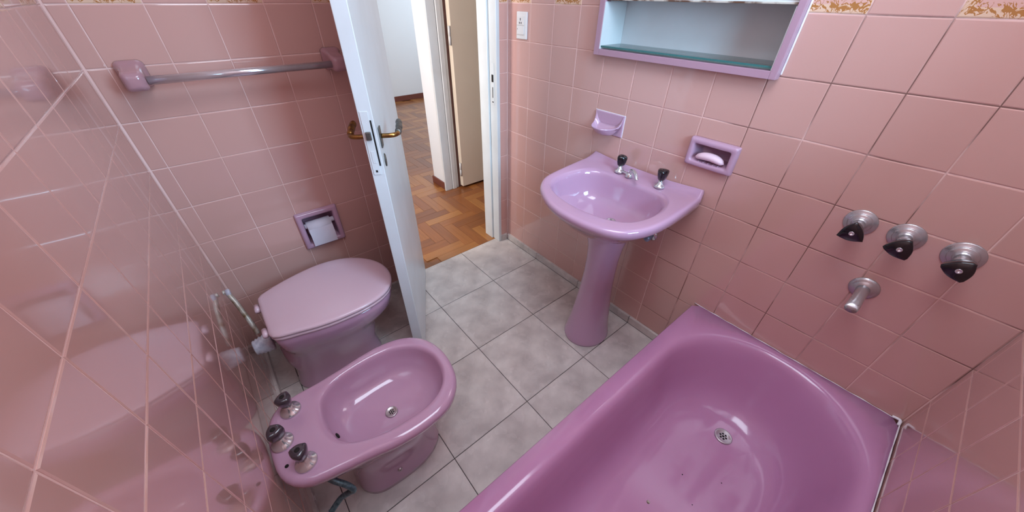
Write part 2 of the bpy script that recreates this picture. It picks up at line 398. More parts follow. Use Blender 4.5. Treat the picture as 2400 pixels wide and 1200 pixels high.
# ------------------------------------------------------------------ corridor and far room
hf = slab('floor.001', [(-4.3, -.047, -2.5, 2.5, -.1, -.006)], M['wood'])
PW, PL = .075, .30
plank_me = {}
def plank(L_, W_, key):
    if key in plank_me: return plank_me[key]
    a, b = L_/2-.0005, W_/2-.0005; e = .0008
    V = [(-a, -b, -.010), (a, -b, -.010), (a, b, -.010), (-a, b, -.010), (-a, -b, -e), (a, -b, -e), (a, b, -e), (-a, b, -e), (-a+e, -b+e, 0), (a-e, -b+e, 0), (a-e, b-e, 0), (-a+e, b-e, 0)]
    F = [(8, 9, 10, 11), (3, 2, 1, 0)]
    for i in range(4):
        j = (i+1) % 4; F.append((i, j, j+4, i+4)); F.append((i+4, j+4, j+8, i+8))
    me = me_from('plank', V, F); me.materials.append(M['wood']); plank_me[key] = me; return me
def in_view(x, y):
    # wedge seen through the doorway, with a margin for a step aside
    if x > -.05 or x < -4.15 or y < -.75 or y > 2.1: return False
    dx = 1.6-x
    lo = -1.3+dx*.36; hi = -1.3+dx*.76
    return lo-.28 < y < hi+.15 and not (x < -.9 and y > .35+(-.9-x)*.42+.05)
OX, OY = -.56, -.435
npl = 0; stuff = []
cells = []
for k in range(-110, 110):
    for j in range(-20, 20):
        x, y = OX+k*PW-j*PL, OY+k*PW+j*PL
        cells.append((x, x+PL, y, y+PW, 0)); cells.append((x, x+PW, y+PW, y+PW+PL, 1))
cells = [c for c in cells if in_view((c[0]+c[1])/2, (c[2]+c[3])/2)]
cells.sort(key=lambda c: -(c[0]+c[1]))
xe = -.0475
for c in cells:
    x0, x1, y0, y1, v = c
    x1c = min(x1, xe)
    if x1c-x0 < .01: continue
    if npl < 298:
        if x1c < x1: me = plank(x1c-x0, y1-y0, ('c', round(x1c-x0, 3), v)) if not v else plank(y1-y0, x1c-x0, ('c', round(x1c-x0, 3), v))
        else: me = plank(PL, PW, 'full')
        o = bpy.data.objects.new('plank', me); COL.objects.link(o); o.parent = hf
        o.location = ((x0+x1c)/2, (y0+y1)/2, random.uniform(-.0004, .0001)); o.rotation_euler = (0, 0, PI/2 if v else 0); npl += 1
    else: stuff.append(c)
if stuff:
    bm = bmesh.new()
    for x0, x1, y0, y1, v in stuff: bm_box(bm, x0+.0005, x1-.0005, y0+.0005, y1-.0005, -.008, -.0004)
    o = link('plank', bm_mesh('plank', bm), M['wood'], hf); o['kind'] = 'stuff'
# boards along the threshold (solid infill at the corridor edge)
# partition between corridor and far room, with door_2 in it; slot of the wall at y .05...
slab('wall_corridor', [(-1.137, -.925, .055, .175, 0, H), (-1.137, -.925, .82, 2.5, 0, H), (-1.137, -.925, .175, .82, 2.06, H)], M['wallpaint'])
slab('wall_far', [(-4.3, -4.16, -2.5, 2.5, 0, H)], M['wallpaint'])
slab('wall_far_side', [(-4.3, -.13, 2.5, 2.6, 0, H)], M['wallpaint'])
slab('wall_near_side', [(-4.3, -.13, -2.6, -2.5, 0, H)], M['wallpaint'])
slab('wall_passage', [(-.13, -.001, .165, 2.5, 0, H), (-.13, -.001, -2.5, -WY-.125, 0, H)], M['wallpaint'])
tag(box('baseboard_far', (-4.16, -4.145, -2.5, 2.5, 0, .075), M['brownbase'], bev=.002), kind='structure')
tag(box('baseboard_corridor', (-1.142, -.94, .042, .0545, 0, .062), M['brownbase'], bev=.002), kind='structure')
tag(box('baseboard_partition', (-1.150, -1.138, .042, 2.5, 0, .062), M['brownbase'], bev=.002), kind='structure')
# casing of the corridor door
boxes_c = [(-.924, -.905, .036, .105, 0, 2.1), (-.9235, -.898, .108, .145, 0, 2.08), (-.924, -.91, .147, .172, 0, 2.06), (-.9235, -.905, .82, .89, 0, 2.1), (-.9235, -.905, .173, .819, 2.06, 2.12)]
tag(boxes('trim_2', boxes_c, M['white'], bev=.004), kind='structure')
d2 = empty('door_2', (-.86, .185, 0), kind='structure')
box('door_leaf', (-.045, 0, .002, .625, .018, 2.04), M['cream'], d2, bev=.004)
lathe('hinge', [(.0, 0), (.008, .0), (.008, .05), (.006, .052), (.006, .06), (.008, .062), (.008, .115), (0, .115)], M['white'], d2, 12, loc=(-.005, -.008, 1.10))
lathe('hinge', [(.0, 0), (.008, .0), (.008, .05), (.006, .052), (.006, .06), (.008, .062), (.008, .115), (0, .115)], M['white'], d2, 12, loc=(-.005, -.008, .12))
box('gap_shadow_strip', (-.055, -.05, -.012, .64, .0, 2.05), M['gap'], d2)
# ------------------------------------------------------------------ bathroom door frame
tag(boxes('trim_1', [(-.144, -.062, -.088, -.056, 0, 2.06), (-.0585, .004, -.078, -.0565, 0, 2.06), (-.1435, -.131, -.0555, .02, 0, 2.1)], M['white'], bev=.003), kind='structure')
tag(boxes('trim_3', [(-.144, .004, -.70, -.655, 0, 2.06), (-.144, .004, -.655, -.088, 2.02, 2.06), (-.1435, -.131, -.76, -.7, 0, 2.1)], M['white'], bev=.003), kind='structure')
st = empty('strike_plate', (-.030, -.0785, .985), 'white-painted strike plate with dark latch slots on the right door jamb', 'strike plate')
box('plate', (-.012, .012, -.0012, .0, -.085, .12), M['white'], st, bev=.0008)
box('latch_slot', (-.009, .007, -.0020, -.0013, .03, .066), M['dark'], st)
box('bolt_slot', (-.003, .002, -.0020, -.0013, -.048, .005), M['dark'], st)
box('screw', (-.007, .006, -.0020, -.0013, -.072, -.067), M['dark'], st)
# ------------------------------------------------------------------ door_1, open into the bathroom
HX, HY, DL, DA = -.02, -.640, .650, math.radians(-28.1)
d1 = empty('door_1', (HX, HY, 0), kind='structure'); d1.rotation_euler = (0, 0, DA)
# local: +x from hinge to lock edge, +y is the visible (corridor-side) face at y=0, thickness to -y
box('door_leaf', (0, DL, -.040, 0, .014, 2.03), M['white'], d1, bev=.002)
lp = boxes('lock_faceplate', [(DL+.0002, DL+.0022, -.034, -.012, .930, 1.120)], M['white'], d1, bev=.0006)
box('latch_bolt', (DL+.0024, DL+.011, -.030, -.015, 1.040, 1.064), M['greybrass'], d1, bev=.002)
box('mortise_gap', (DL+.0004, DL+.0012, -.0115, -.0070, .958, 1.095), M['dark'], d1)
box('screw_hole', (DL+.0023, DL+.0027, -.026, -.020, .938, .945), M['dark'], d1, bev=.0001)
box('dead_bolt', (DL+.0023, DL+.0033, -.028, -.018, .968, 1.005), M['white'], d1, bev=.0004)
def handle(side):
    s = 1 if side > 0 else -1; y0 = 0.0003 if s > 0 else -.0403
    r = box('rosette', (DL-.065, DL-.035, min(y0, y0+s*.004), max(y0, y0+s*.004), 1.0, 1.062), M['greybrass'] if s > 0 else M['brass'], d1, bev=.0015)
    x = DL-.05; z = 1.034
    tube('lever', [(x, y0+s*.0045, z), (x, y0+s*.028, z), (x-.004, y0+s*.042, z), (x-.016, y0+s*.05, z-.001), (x-.03, y0+s*.052, z-.002)], .0072, M['brass'], d1, 14, 5)
    g = loft('lever_grip', [[(x-.0305-t, y0+s*(.052+.002*math.sin(t*40))+.95*rr*math.cos(2*PI*k/16), z-.002+.16*t+rr*math.sin(2*PI*k/16)) for k in range(16)] for t, rr in
        ((0, .0085), (.004, .0105), (.012, .0112), (.020, .0105), (.023, .0085), (.027, .0105), (.04, .0120), (.052, .0110), (.056, .0085), (.060, .0105), (.072, .0115), (.080, .0095), (.084, .005))], M['greybrass'] if s > 0 else M['brass'], d1)
    e = lathe('key_escutcheon', [(0, 0), (.0135, 0), (.0135, .0025), (.011, .0035), (0, .0035)], M['greybrass'], d1, 8, loc=(DL-.05, y0 if s > 0 else y0, .957), axis='-y', rot=None)
    e.scale = (1, -s, 1.6)
handle(1); handle(-1)
# ------------------------------------------------------------------ bathtub
tb = empty('bathtub', ((1.283+LX)/2, -.765, 0), 'mauve pink enamelled bathtub along the right wall below the three wall taps', 'bathtub')
def child_world(o, root): o.parent = root; o.matrix_parent_inverse = root.matrix_basis.inverted(); return o
TX0, TX1, TZ = 1.283, LX-.003, .336
c = (1.64, -.72)
def rrect(x0, x1, y0, y1, r, n=9):
    P = []
    if not isinstance(r, tuple): r = (r,)*4
    for (cx, cy, a0, rr) in ((x1, y1, 0, r[0]), (x0, y1, PI/2, r[1]), (x0, y0, PI, r[2]), (x1, y0, 3*PI/2, r[3])):
        ox = cx-rr if cx == x1 else cx+rr; oy = cy-rr if cy == y1 else cy+rr
        for k in range(n): a = a0+PI/2*k/(n-1); P.append((ox+rr*math.cos(a), oy+rr*math.sin(a)))
    return P
def tubring(x0, x1, y0, y1, r, z, n=160):
    """resample rounded rectangle by arc starting consistently (angle about its centre of the tub)"""
    P = rrect(x0, x1, y0, y1, r, 24); cx, cy = 1.64, -.72
    A = sorted(((math.atan2(p[1]-cy, p[0]-cx)) % (2*PI), math.hypot(p[0]-cx, p[1]-cy), p) for p in P)
    out = []
    m = len(A)
    for k in range(n):
        a = 2*PI*k/n
        lo = [q for q in A if q[0] <= a]; hi = [q for q in A if q[0] > a]
        p = (lo[-1] if lo else A[-1])[2]; q = (hi[0] if hi else A[0])[2]
        # intersect ray with segment pq
        dx, dy = math.cos(a), math.sin(a); ex, ey = q[0]-p[0], q[1]-p[1]
        den = dx*ey-dy*ex
        if abs(den) < 1e-12: t = math.hypot(p[0]-cx, p[1]-cy)
        else: t = ((p[0]-cx)*ey-(p[1]-cy)*ex)/den
        out.append((cx+t*dx, cy+t*dy, z))
    return out
ro = .004
rings = [tubring(TX0+.006, TX1, -WY+.003, -.001, ro, .0), tubring(TX0+.006, TX1, -WY+.003, -.001, ro, TZ-.05), tubring(TX0+.004, TX1, -WY+.003, -.001, ro, TZ-.026), tubring(TX0, TX1, -WY+.003, -.001, ro, TZ-.022), tubring(TX0, TX1, -WY+.003, -.001, ro, TZ-.006), tubring(TX0+.004, TX1-.001, -WY+.006, -.003, .006, TZ)]
IN = dict(x0=1.352, x1=1.922, y0=-1.47, y1=-.045)
def inr(d, z, dy0=0, dy1=0, rr=.27): 
    return tubring(IN['x0']+d, IN['x1']-d, IN['y0']+d+dy0, IN['y1']-d-dy1, (rr-d*.35, rr-d*.35, .2-d*.3, .2-d*.3), z)
rings += [inr(-.022, TZ+.0015), inr(-.012, TZ+.001), inr(-.004, TZ-.003), inr(.004, TZ-.012), inr(.012, TZ-.03), inr(.022, TZ-.075, .02, .004), inr(.032, TZ-.15, .05, .010), inr(.044, TZ-.21, .08, .018), inr(.060, TZ-.25, .11, .026), inr(.085, TZ-.277, .15, .034), inr(.115, TZ-.287, .19, .040), inr(.165, TZ-.2900, .24, .05)]
bot = inr(.25, TZ-.2905, .32, .12, .2)
rings.append(bot)
child_world(loft('tub_shell', rings, M['tub'], None, True, True), tb)
# drain
zf = TZ-.2893
def drain(name, x, y, z, r, root, m=M['dullchrome'], tilt=None):
    o = lathe(name, [(r, -.003), (r, .0020), (r*.93, .0042), (r*.80, .0040), (r*.66, .0016), (r*.5, .0008), (0, .0008)], m, None, 32, loc=(x, y, z), cap0=True, cap1=True)
    child_world(o, root)
    for k in range(6):
        a = k*PI/3; h = lathe('drain_hole', [(0, 0), (r*.12, 0), (r*.12, .0006), (0, .0006)], M['dark'], None, 10, loc=(x+r*.34*math.cos(a), y+r*.34*math.sin(a), z+.0008)); child_world(h, o); h.parent = o; h.matrix_parent_inverse = (Matrix.Translation(o.location)).inverted() if False else Matrix.Identity(4); h.location = (r*.34*math.cos(a), r*.34*math.sin(a), +.0008)
    h = lathe('drain_hole', [(0, 0), (r*.14, 0), (r*.14, .0006), (0, .0006)], M['dark'], None, 10, loc=(0, 0, +.0008)); h.parent = o
    return o
o = drain('drain', 1.630, -.256, zf+.001, .031, tb)
# chips and specks on the enamel
for x, y, r in ((1.571, -.666, .006), (1.60, -.50, .0022), (1.51, -.33, .0022), (1.70, -.42, .0018), (1.668, -.56, .0018)):
    ch = lathe('enamel_chip', [(0, 0), (r, 0), (r*.8, .0008), (0, .001)], M['rust'] if r > .005 else M['dark'], None, 9, loc=(x, y, TZ-.2904)); child_world(ch, tb)
# caulk bead where tub meets the walls
bead = [(TX0+.003, -.0025, TZ+.001)]+[(TX0+.003+(TX1-TX0-.006)*k/30, -.0035+random.uniform(-.001, .001), TZ+.0008+random.uniform(-.0004, .0006)) for k in range(1, 30)]+[(TX1-.003, -.004, TZ+.001)]
bead2 = [(TX1-.001, -.006-.045*k, TZ+.0008+random.uniform(-.0004, .0006)) for k in range(0, 33)]
caulk = tube('caulk_bead', bead, .0015, M['caulk'], None, 8, 2, taper=lambda t: .8+.5*math.sin(t*57)*math.sin(t*13)); child_world(caulk, tb)
caulk = tube('caulk_bead', bead2, .0017, M['caulk'], None, 8, 2, taper=lambda t: .6+.6*abs(math.sin(t*41))); child_world(caulk, tb)
lump = tube('caulk_lump', [(TX1-.022, -.004, TZ+.003), (TX1-.012, -.005, TZ+.006), (TX1-.004, -.008, TZ+.006), (TX1-.004, -.026, TZ+.002)], .0042, M['caulk'], None, 8, 4); child_world(lump, tb)
# ------------------------------------------------------------------ wall taps above the tub
def tri_ring(r, z, ang, rnd=.45, n=30):
    out = []
    for k in range(n):
        a = 2*PI*k/n; q = ((a-ang) % (2*PI/3))-PI/3
        rt_ = r*.56/math.cos(q)         # straight triangle
        rr = rt_*(1-rnd)+r*.80*rnd; rr = min(rr, r*1.0)
        out.append((rr*math.cos(a), rr*math.sin(a), z))
    return out
def wall_tap(x, z, ang, label):
    t = empty('wall_tap', (x, 0, z), label, 'tap', 'cross row of tub taps')
    del t['group']
    lathe('flange', [(0, -.0005), (.0368, -.0005), (.0372, .0015), (.0366, .0036), (.0350, .0046), (.0275, .0062), (.0268, .0070), (.0262, .0098), (.0245, .0108), (.0185, .0124), (.0172, .0135), (.0165, .020), (0, .020)], M['dullchrome'], t, 36, loc=(0, 0, 0), axis='-y')
    lathe('stem', [(.014, .0205), (.0145, .04), (.0135, .052), (0, .052)], M['dullchrome'], t, 24, axis='-y')
    rings = [[(p[0], -h, p[1]) for p in tri_ring(r, 0, ang)] for h, r in ((.0525, .017), (.056, .024), (.070, .030), (.088, .0335), (.0915, .0335), (.094, .031))]
    k = loft('knob', rings, M['black'], t)
    lathe('knob_cap', [(.0, .0942), (.0062, .0942), (.0058, .0952), (.0036, .0952), (.0033, .0944), (0, .0944)], M['chrome'], k, 20, axis='-y')
    return t
wall_tap(1.587, .884, PI/2+.12, 'wall tap with black triangular knob, nearest the washbasin of the three')
wall_tap(1.684, .885, PI/2-.25, 'middle one of the three black-knobbed wall taps above the tub')
wall_tap(1.790, .883, PI/2-.45, 'wall tap with black triangular knob, nearest the room corner of the three')
sp = empty('tub_spout', (1.684, 0, .703), 'dull chrome tub spout with round flange below the three wall taps', 'spout')
lathe('flange', [(0, -.0005), (.034, -.0005), (.035, .001), (.034, .004), (.027, .007), (.022, .009), (.018, .014), (0, .014)], M['dullchrome'], sp, 36, axis='-y')
def flat_ring(y, z, rx, rz, n=20, th=0):
    return [(rx*math.cos(2*PI*k/n), y+th*rz*math.sin(2*PI*k/n), z+rz*math.sin(2*PI*k/n)) for k in range(n)]
loft('spout_body', [flat_ring(-.0145, 0, .016, .016), flat_ring(-.03, .001, .0155, .0150), flat_ring(-.06, .0, .0145, .0125), flat_ring(-.09, -.004, .015, .0105), flat_ring(-.112, -.009, .0155, .010, th=.5), flat_ring(-.118, -.0125, .0145, .0085, th=.7)], M['dullchrome'], sp)
lathe('outlet', [(.011, 0), (.011, .008), (.009, .008), (.009, .003), (0, .003)], M['dark'], sp, 20, loc=(0, -.104, -.0235))
# ------------------------------------------------------------------ washbasin
ba = empty('washbasin', (.905, -.2, 0), 'mauve pink pedestal washbasin with two black-knobbed taps under the mirror cabinet', 'washbasin')
bc = (.905, -.26)
OUT = [(.637, -.001), (.70, -.001), (.80, -.001), (.905, -.001), (1.01, -.001), (1.11, -.001), (1.163, -.001), (1.170, -.06), (1.176, -.15), (1.178, -.25), (1.168, -.34), (1.138, -.412), (1.09, -.455), (1.02, -.480), (.95, -.490), (.88, -.488), (.81, -.470), (.745, -.435), (.695, -.393), (.660, -.335), (.647, -.25), (.641, -.15), (.638, -.06)]
OPN = [(.905, -.083), (.981, -.083), (1.050, -.096), (1.094, -.14), (1.114, -.20), (1.118, -.28), (1.092, -.355), (1.03, -.398), (.96, -.415), (.905, -.419), (.85, -.415), (.78, -.398), (.715, -.358), (.690, -.285), (.693, -.21), (.712, -.145), (.757, -.100), (.83, -.083)]
fo, fi = polar_fn(OUT, bc), polar_fn(OPN, bc)
def raised(x, y):
    t = max(0, min(1, (y+.085)/.05)); t = t*t*(3-2*t)
    return t
def zr(base, k=.0):
    def f(x, y):
        sx = abs(x-.905)/.265
        z = base+.010*max(0, min(1, (sx-.45)/.55))*max(0, min(1, (y+.45)/.35)) - .004*max(0, (-.35-y)/.15)
        # upstand along the wall
        t = max(0, min(1, (y+.030)/.018)); z += k*t*t*(3-2*t)
        return z
    return f
zt = .788
N_ = 96
R_ = lambda f, z, s=1, off=0: ring(f, bc, z, s, off, N_)
neck = polar_fn([(x, y) for x, y in ell(.075, .085, .915, -.185)], bc)
low = polar_fn(OUT, bc)
def und(t, z, off=0): return R_(mixf(fo, neck, t), z, 1, off)
rings = [R_(neck, .595), R_(neck, .615, 1.1), und(.85, .616), und(.68, .632), und(.48, .660), und(.27, .70), und(.10, .738), R_(fo, .760, 1, -.003), R_(fo, zr(.772, .012), 1, 0), R_(fo, zr(.782, .016), 1, -.001), R_(fo, zr(zt, .022), 1, -.006), R_(fo, zr(zt+.0015, .022), 1, -.014)]
for t, dz in ((.12, .001), (.25, .0005), (.40, 0), (.55, -.001), (.7, -.002), (.85, -.003), (.95, -.004)):
    rings.append(ring(mixf(lambda a: fo(a)-.014, lambda a: fi(a)+.002, t), bc, zr(zt+dz, .018), 1, 0, N_))
rings += [R_(fi, .7805, 1, -.0015), R_(fi, .776, 1, -.005), R_(fi, .766, 1, -.008), R_(fi, .745, 1, -.011), R_(fi, .712, 1, -.018), R_(fi, .685, 1, -.027), R_(fi, .666, 1, -.042), R_(fi, .656, 1, -.066), R_(fi, .652, 1, -.095), R_(fi, .650, .4), R_(fi, .648, .2), R_(fi, .647, .1)]
# clamp to wall
rings = [[(x, min(y, -.0008), z) for x, y, z in r] for r in rings]
child_world(loft('basin', rings, M['ceramic'], None), ba)
# pedestal
prof = [(.0, .105, .118, .925, -.222), (.012, .106, .119, .925, -.222), (.03, .101, .114, .925, -.220), (.10, .090, .100, .922, -.213), (.18, .081, .090, .920, -.206), (.28, .072, .080, .918, -.200), (.38, .068, .074, .917, -.195), (.46, .069, .074, .916, -.192), (.53, .075, .080, .916, -.190), (.585, .088, .094, .915, -.190), (.625, .105, .108, .915, -.19)]
child_world(loft('pedestal', [[(cx+rx*math.cos(2*PI*k/48), cy+ry*math.sin(2*PI*k/48), z) for k in range(48)] for z, rx, ry, cx, cy in prof], M['ceramic'], None, sub=0), ba)
drain('drain', .925, -.205, .6505, .022, ba, M['chrome'])
lathe_o = None
def knob_v(root, x, y, z, s=1.0, ang=0, m='black', fl='chrome', ks=None):
    ks = ks or s
    t = lathe('tap_base', [(0, 0), (.0205*s, 0), (.021*s, .003), (.0195*s, .008), (.014*s, .010), (.0125*s, .015), (.0095*s, .017), (.009*s, .030), (0, .030)], M[fl], None, 28, loc=(x, y, z))
    child_world(t, root)
    rings = [tri_ring(r*ks, h, ang, .6) for h, r in ((.0302, .014), (.034, .020), (.046, .0245), (.060, .0275), (.066, .027), (.071, .022), (.0725, .014))]
    k = loft('knob', rings, M[m], t)
    lathe('knob_cap', [(0, .0727), (.005*s, .0727), (.0045*s, .0738), (0, .0738)], M['black' if m == 'black' else 'dark'], k, 16)
    return t
knob_v(ba, .822, -.053, .7895, .95, .3)
knob_v(ba, 1.010, -.050, .7895, .98, .9)
sb = lathe('spout_base', [(0, 0), (.016, 0), (.016, .004), (.012, .010), (.010, .018), (0, .018)], M['chrome'], None, 24, loc=(.876, -.060, .788)); child_world(sb, ba)
s1 = tube('spout', [(.876, -.060, .803), (.882, -.064, .816), (.898, -.074, .824), (.918, -.088, .822), (.932, -.098, .812), (.936, -.101, .806)], .0075, M['chrome'], None, 14, 6, taper=lambda t: 1.1-.1*t); child_world(s1, ba)
lk = tube('tap_link', [(.835, -.054, .797), (.852, -.057, .799), (.868, -.060, .797)], .005, M['chrome'], None, 10, 4); child_world(lk, ba)
# angle valve under the basin
av = empty('angle_valve', (1.018, 0, .545), 'small blue-grey angle valve on the tiles behind the basin pedestal', 'valve')
lathe('valve_flange', [(0, 0), (.024, 0), (.022, .005), (.01, .008), (0, .008)], M['chrome'], av, 24, axis='-y')
lathe('valve_body', [(.009, .0085), (.009, .022), (.013, .024), (.013, .046), (.009, .048), (0, .048)], M['valve'], av, 18, axis='-y')
lathe('valve_knob', [(0, 0), (.010, 0), (.011, .016), (.006, .018), (0, .018)], M['valve'], av, 10, loc=(-.0135, -.035, 0), rot=(0, -PI/2, 0))
tube('supply_tube', [(0, -.035, .0135), (0, -.035, .06), (-.02, -.05, .085), (-.05, -.07, .10)], .005, M['chrome'], av, 10, 5)
# ------------------------------------------------------------------ soap dishes
d = empty('corner_soap_dish', (.691, 0, .952), 'lilac open shell-shaped ceramic dish on the tiles left above the basin', 'soap dish')
# built as a scooped shelf: back plate + sweeping tray
box('back_plate', (-.0735, .0735, -.005, .0065, -.0435, .0425), M['lilac'], d, bev=.003)
def dish_surface():
    nx, ny = 28, 16; top, botm = [], []
    for j in range(ny+1):
        v = j/ny
        for i in range(nx+1):
            u = -1+2*i/nx
            yy = -.0055-v*.082*(1-abs(u)**2.6*.85)
            x = u*.0725*(1-.10*v)
            zc = -.010-.020*math.sin(PI*min(1, v*.9+.1))*(1-.8*u*u)       # scooped floor
            edge = max(0, (abs(u)-.55)/.45)
            z = zc+.042*edge**1.6*(1-v)**.8+.006*v+.014*(1-v)**6
            top.append((x, yy, z)); botm.append((x*.97, yy+.004*v, z-.007-.014*(1-v)))
    V = top+botm; F = []; n1 = nx+1; off = len(top)
    for j in range(ny):
        for i in range(nx):
            a = j*n1+i; F.append((a, a+1, a+n1+1, a+n1)); F.append((off+a, off+a+n1, off+a+n1+1, off+a+1))
    for j in range(ny):
        a = j*n1; F.append((a, a+n1, off+a+n1, off+a)); a = j*n1+nx; F.append((a, off+a, off+a+n1, a+n1))
    for i in range(nx):
        a = i; F.append((a, off+a, off+a+1, a+1)); a = ny*n1+i; F.append((a, a+1, off+a+1, off+a))
    me = me_from('tray', V, F)
    bm = bmesh.new(); bm.from_mesh(me); bmesh.ops.recalc_face_normals(bm, faces=bm.faces[:]); bm.to_mesh(me); bm.free()
    return me
link('tray', dish_surface(), M['lilac'], d, smooth=True)
boxes('grout_edge', [(-.0765, .0765, -.0005, .006, .0425, .0452), (.0735, .0765, -.0005, .006, -.045, .0425)], M['caulk'], d)
def recessed_dish(name, loc, w, h, fr, depth, m, rot, proud, root_label, cat):
    """frame ring proud of the tiles and a cavity; front is -y, local centre"""
    t = empty(name, loc, root_label, cat); t.rotation_euler = (0, 0, rot)
    def rr(w_, h_, r, y, n=8): return [(p[0], y, p[1]) for p in rrect(-w_, w_, -h_, h_, r, n)]
    a, b = w/2, h/2
    rings = [rr(a, b, .006, .004), rr(a, b, .006, -proud*.55), rr(a-.003, b-.003, .007, -proud*.9), rr(a-.007, b-.007, .008, -proud), rr(a-fr+.004, b-fr+.004, .009, -proud), rr(a-fr, b-fr, .008, -proud+.003), rr(a-fr-.002, b-fr-.002, .007, 0), rr(a-fr-.008, b-fr-.005, .006, depth*.8), rr(a-fr-.012, b-fr-.009, .006, depth)]
    loft('recess', rings, m, t, False, True)
    return t
sd = recessed_dish('soap_dish', (1.141, 0, .946), .166, .098, .019, .045, M['lilac'], 0, .022, 'lilac recessed ceramic soap dish right of the basin holding a pink soap', 'soap dish')
for k in range(5):
    x = -.034+k*.017
    tube('ridge', [(x, -.016, -.0295), (x, .0, -.0285), (x, .028, -.0265)], .0028, M['lilac'], sd, 8, 3)
so = empty('soap_bar', (1.141, -.010, .936), 'bent bar of pale pink soap lying in the recessed dish', 'soap')
rings = []
for k in range(15):
    t = -1+2*k/14; e = max(.001, (1-abs(t)**3.2))**.5
    xx = t*.051; zz = -.010*t*t*1.0+.004
    rings.append([(xx, .018*e*math.cos(2*PI*j/20), zz+.0135*e*math.sin(2*PI*j/20)) for j in range(20)])
loft('soap', rings, M['soap'], so)
# ------------------------------------------------------------------ toilet paper holder
tp = recessed_dish('paper_holder', (0, -1.108, .528), .174, .178, .022, .06, M['lilac'], PI/2, .020, 'lilac recessed ceramic paper holder on the door wall above the toilet', 'paper holder')
lathe('roller', [(.0, -.062), (.011, -.062), (.011, .062), (0, .062)], M['paper'], tp, 20, axis='x', loc=(0, .003, .018))
pr_ = empty('toilet_paper_roll', (.0, -1.112, .535), 'small roll of white toilet paper with a hanging flap in the wall holder', 'toilet paper')
lathe('paper_roll', [(.0112, -.050), (.030, -.050), (.030, .050), (.0112, .050)], M['paper'], pr_, 32, loc=(-.002, 0, 0), rot=(0, 0, PI/2), axis='x', cap0=False, cap1=False)
fr_ = []
for i in range(12):
    t = i/11; z = .005-.085*t; x = .030+.004*math.sin(t*2.2)
    fr_.append([(x, -.050, z), (x, .050, z-.002*t), (x-.001, .050, z-.002*t), (x-.001, -.050, z)])
loft('paper_flap', fr_, M['paper'], pr_, smooth=False)
# ------------------------------------------------------------------ towel bar
tw = empty('towel_bar', (0, -1.15, 1.185), 'chrome towel bar between two mauve ceramic brackets on the door wall', 'towel bar')
for yy, s in ((-1.435, 1), (-.868, -1)):
    rg = []
    for x, hw, hh, cz in ((.0005, .035, .038, .003), (.012, .034, .037, .003), (.022, .028, .033, .001), (.045, .025, .028, -.002), (.07, .026, .026, -.005), (.088, .025, .024, -.006), (.098, .019, .019, -.006), (.101, .010, .010, -.006)):
        rg.append([(x, p[0], cz+p[1]) for p in rrect(-hw, hw, -hh, hh, min(hw, hh)*.45, 6)])
    loft('bracket', rg, M['bracket'], tw, loc=(0, yy+1.15, 0))
lathe('rod', [(0, -.258), (.0115, -.258), (.0115, .256), (0, .256)], M['chrome'], tw, 28, loc=(.078, 0, -.006), rot=(0, 0, PI/2), axis='x')
# ------------------------------------------------------------------ toilet
to = empty('toilet', (.33, -1.2, 0), 'mauve pink toilet with closed pale lid beside the open door', 'toilet')
tc_ = (.328, -1.21)
LID = [(.208, -1.434), (.27, -1.437), (.335, -1.438), (.40, -1.437), (.460, -1.430), (.488, -1.353), (.508, -1.28), (.517, -1.20), (.515, -1.12), (.495, -1.045), (.458, -.997), (.405, -.970), (.345, -.962), (.285, -.972), (.225, -1.003), (.175, -1.053), (.145, -1.11), (.132, -1.18), (.138, -1.25), (.157, -1.33), (.182, -1.395)]
fL = polar_fn(LID, tc_)
q = lambda f, z, s=1, off=0: ring(f, tc_, z, s, off, 80)
foot = polar_fn([(.32+x, -1.262+y) for x, y in [(math.copysign(abs(math.cos(t))**.8, math.cos(t))*.100, math.copysign(abs(math.sin(t))**.8, math.sin(t))*.185) for t in [2*PI*k/40 for k in range(40)]]], tc_)
child_world(loft('bowl', [q(foot, 0), q(foot, .012), q(foot, .03, 1, -.006), q(foot, .10, .97, -.008), q(mixf(foot, fL, .05), .17), q(mixf(foot, fL, .16), .215), q(mixf(foot, fL, .38), .255), q(mixf(foot, fL, .66), .29, .985), q(mixf(foot, fL, .87), .325, .985), q(mixf(foot, fL, .97), .36, .985, -.003), q(fL, .385, .985, -.003), q(fL, .393, .98, -.008), q(fL, .393, .7)], M['ceramic'], None), to)
child_world(loft('seat', [q(fL, .3935, 1, -.010), q(fL, .3945, 1, -.004), q(fL, .400, 1, -.001), q(fL, .406, 1, -.001), q(fL, .4085, 1, -.006), q(fL, .4085, .6)], M['lid'], None), to)
child_world(loft('lid', [q(fL, .4095, 1, -.012), q(fL, .4105, 1, -.006), q(fL, .414, 1, .001), q(fL, .421, 1, .001), q(fL, .4255, 1, -.004), q(fL, .428, 1, -.014), q(fL, .430, .75), q(fL, .431, .4), q(fL, .431, .05)], M['lid'], None), to)
for xx in (.255, .41):
    h_ = lathe('seat_hinge', [(0, -.018), (.010, -.018), (.010, .018), (0, .018)], M['lid'], None, 16, loc=(xx, -1.449, .409), axis='x'); child_world(h_, to)
fp = lathe('flush_sleeve', [(.026, -.0), (.030, .004), (.028, .010), (.033, .014), (.030, .021), (.035, .026), (.032, .033), (.037, .038), (.034, .046), (.038, .052), (.036, .060), (.032, .062)], M['pvc'], None, 28, loc=(.335, -1.452, .315), axis='-y'); fp.rotation_euler = (0, 0, PI); fp.location = (.335, -1.512, .30); child_world(fp, to)
wp = empty('water_pipe', (.20, -1.50, .44), 'thin stained pipe slanting down the wall behind the toilet lid', 'pipe')
tube('pipe', [(-.03, -.024, .035), (-.026, -.012, .030), (.01, .0, -.01), (.06, .012, -.08), (.085, .016, -.12)], .0085, M['pipe'], wp, 12, 5)
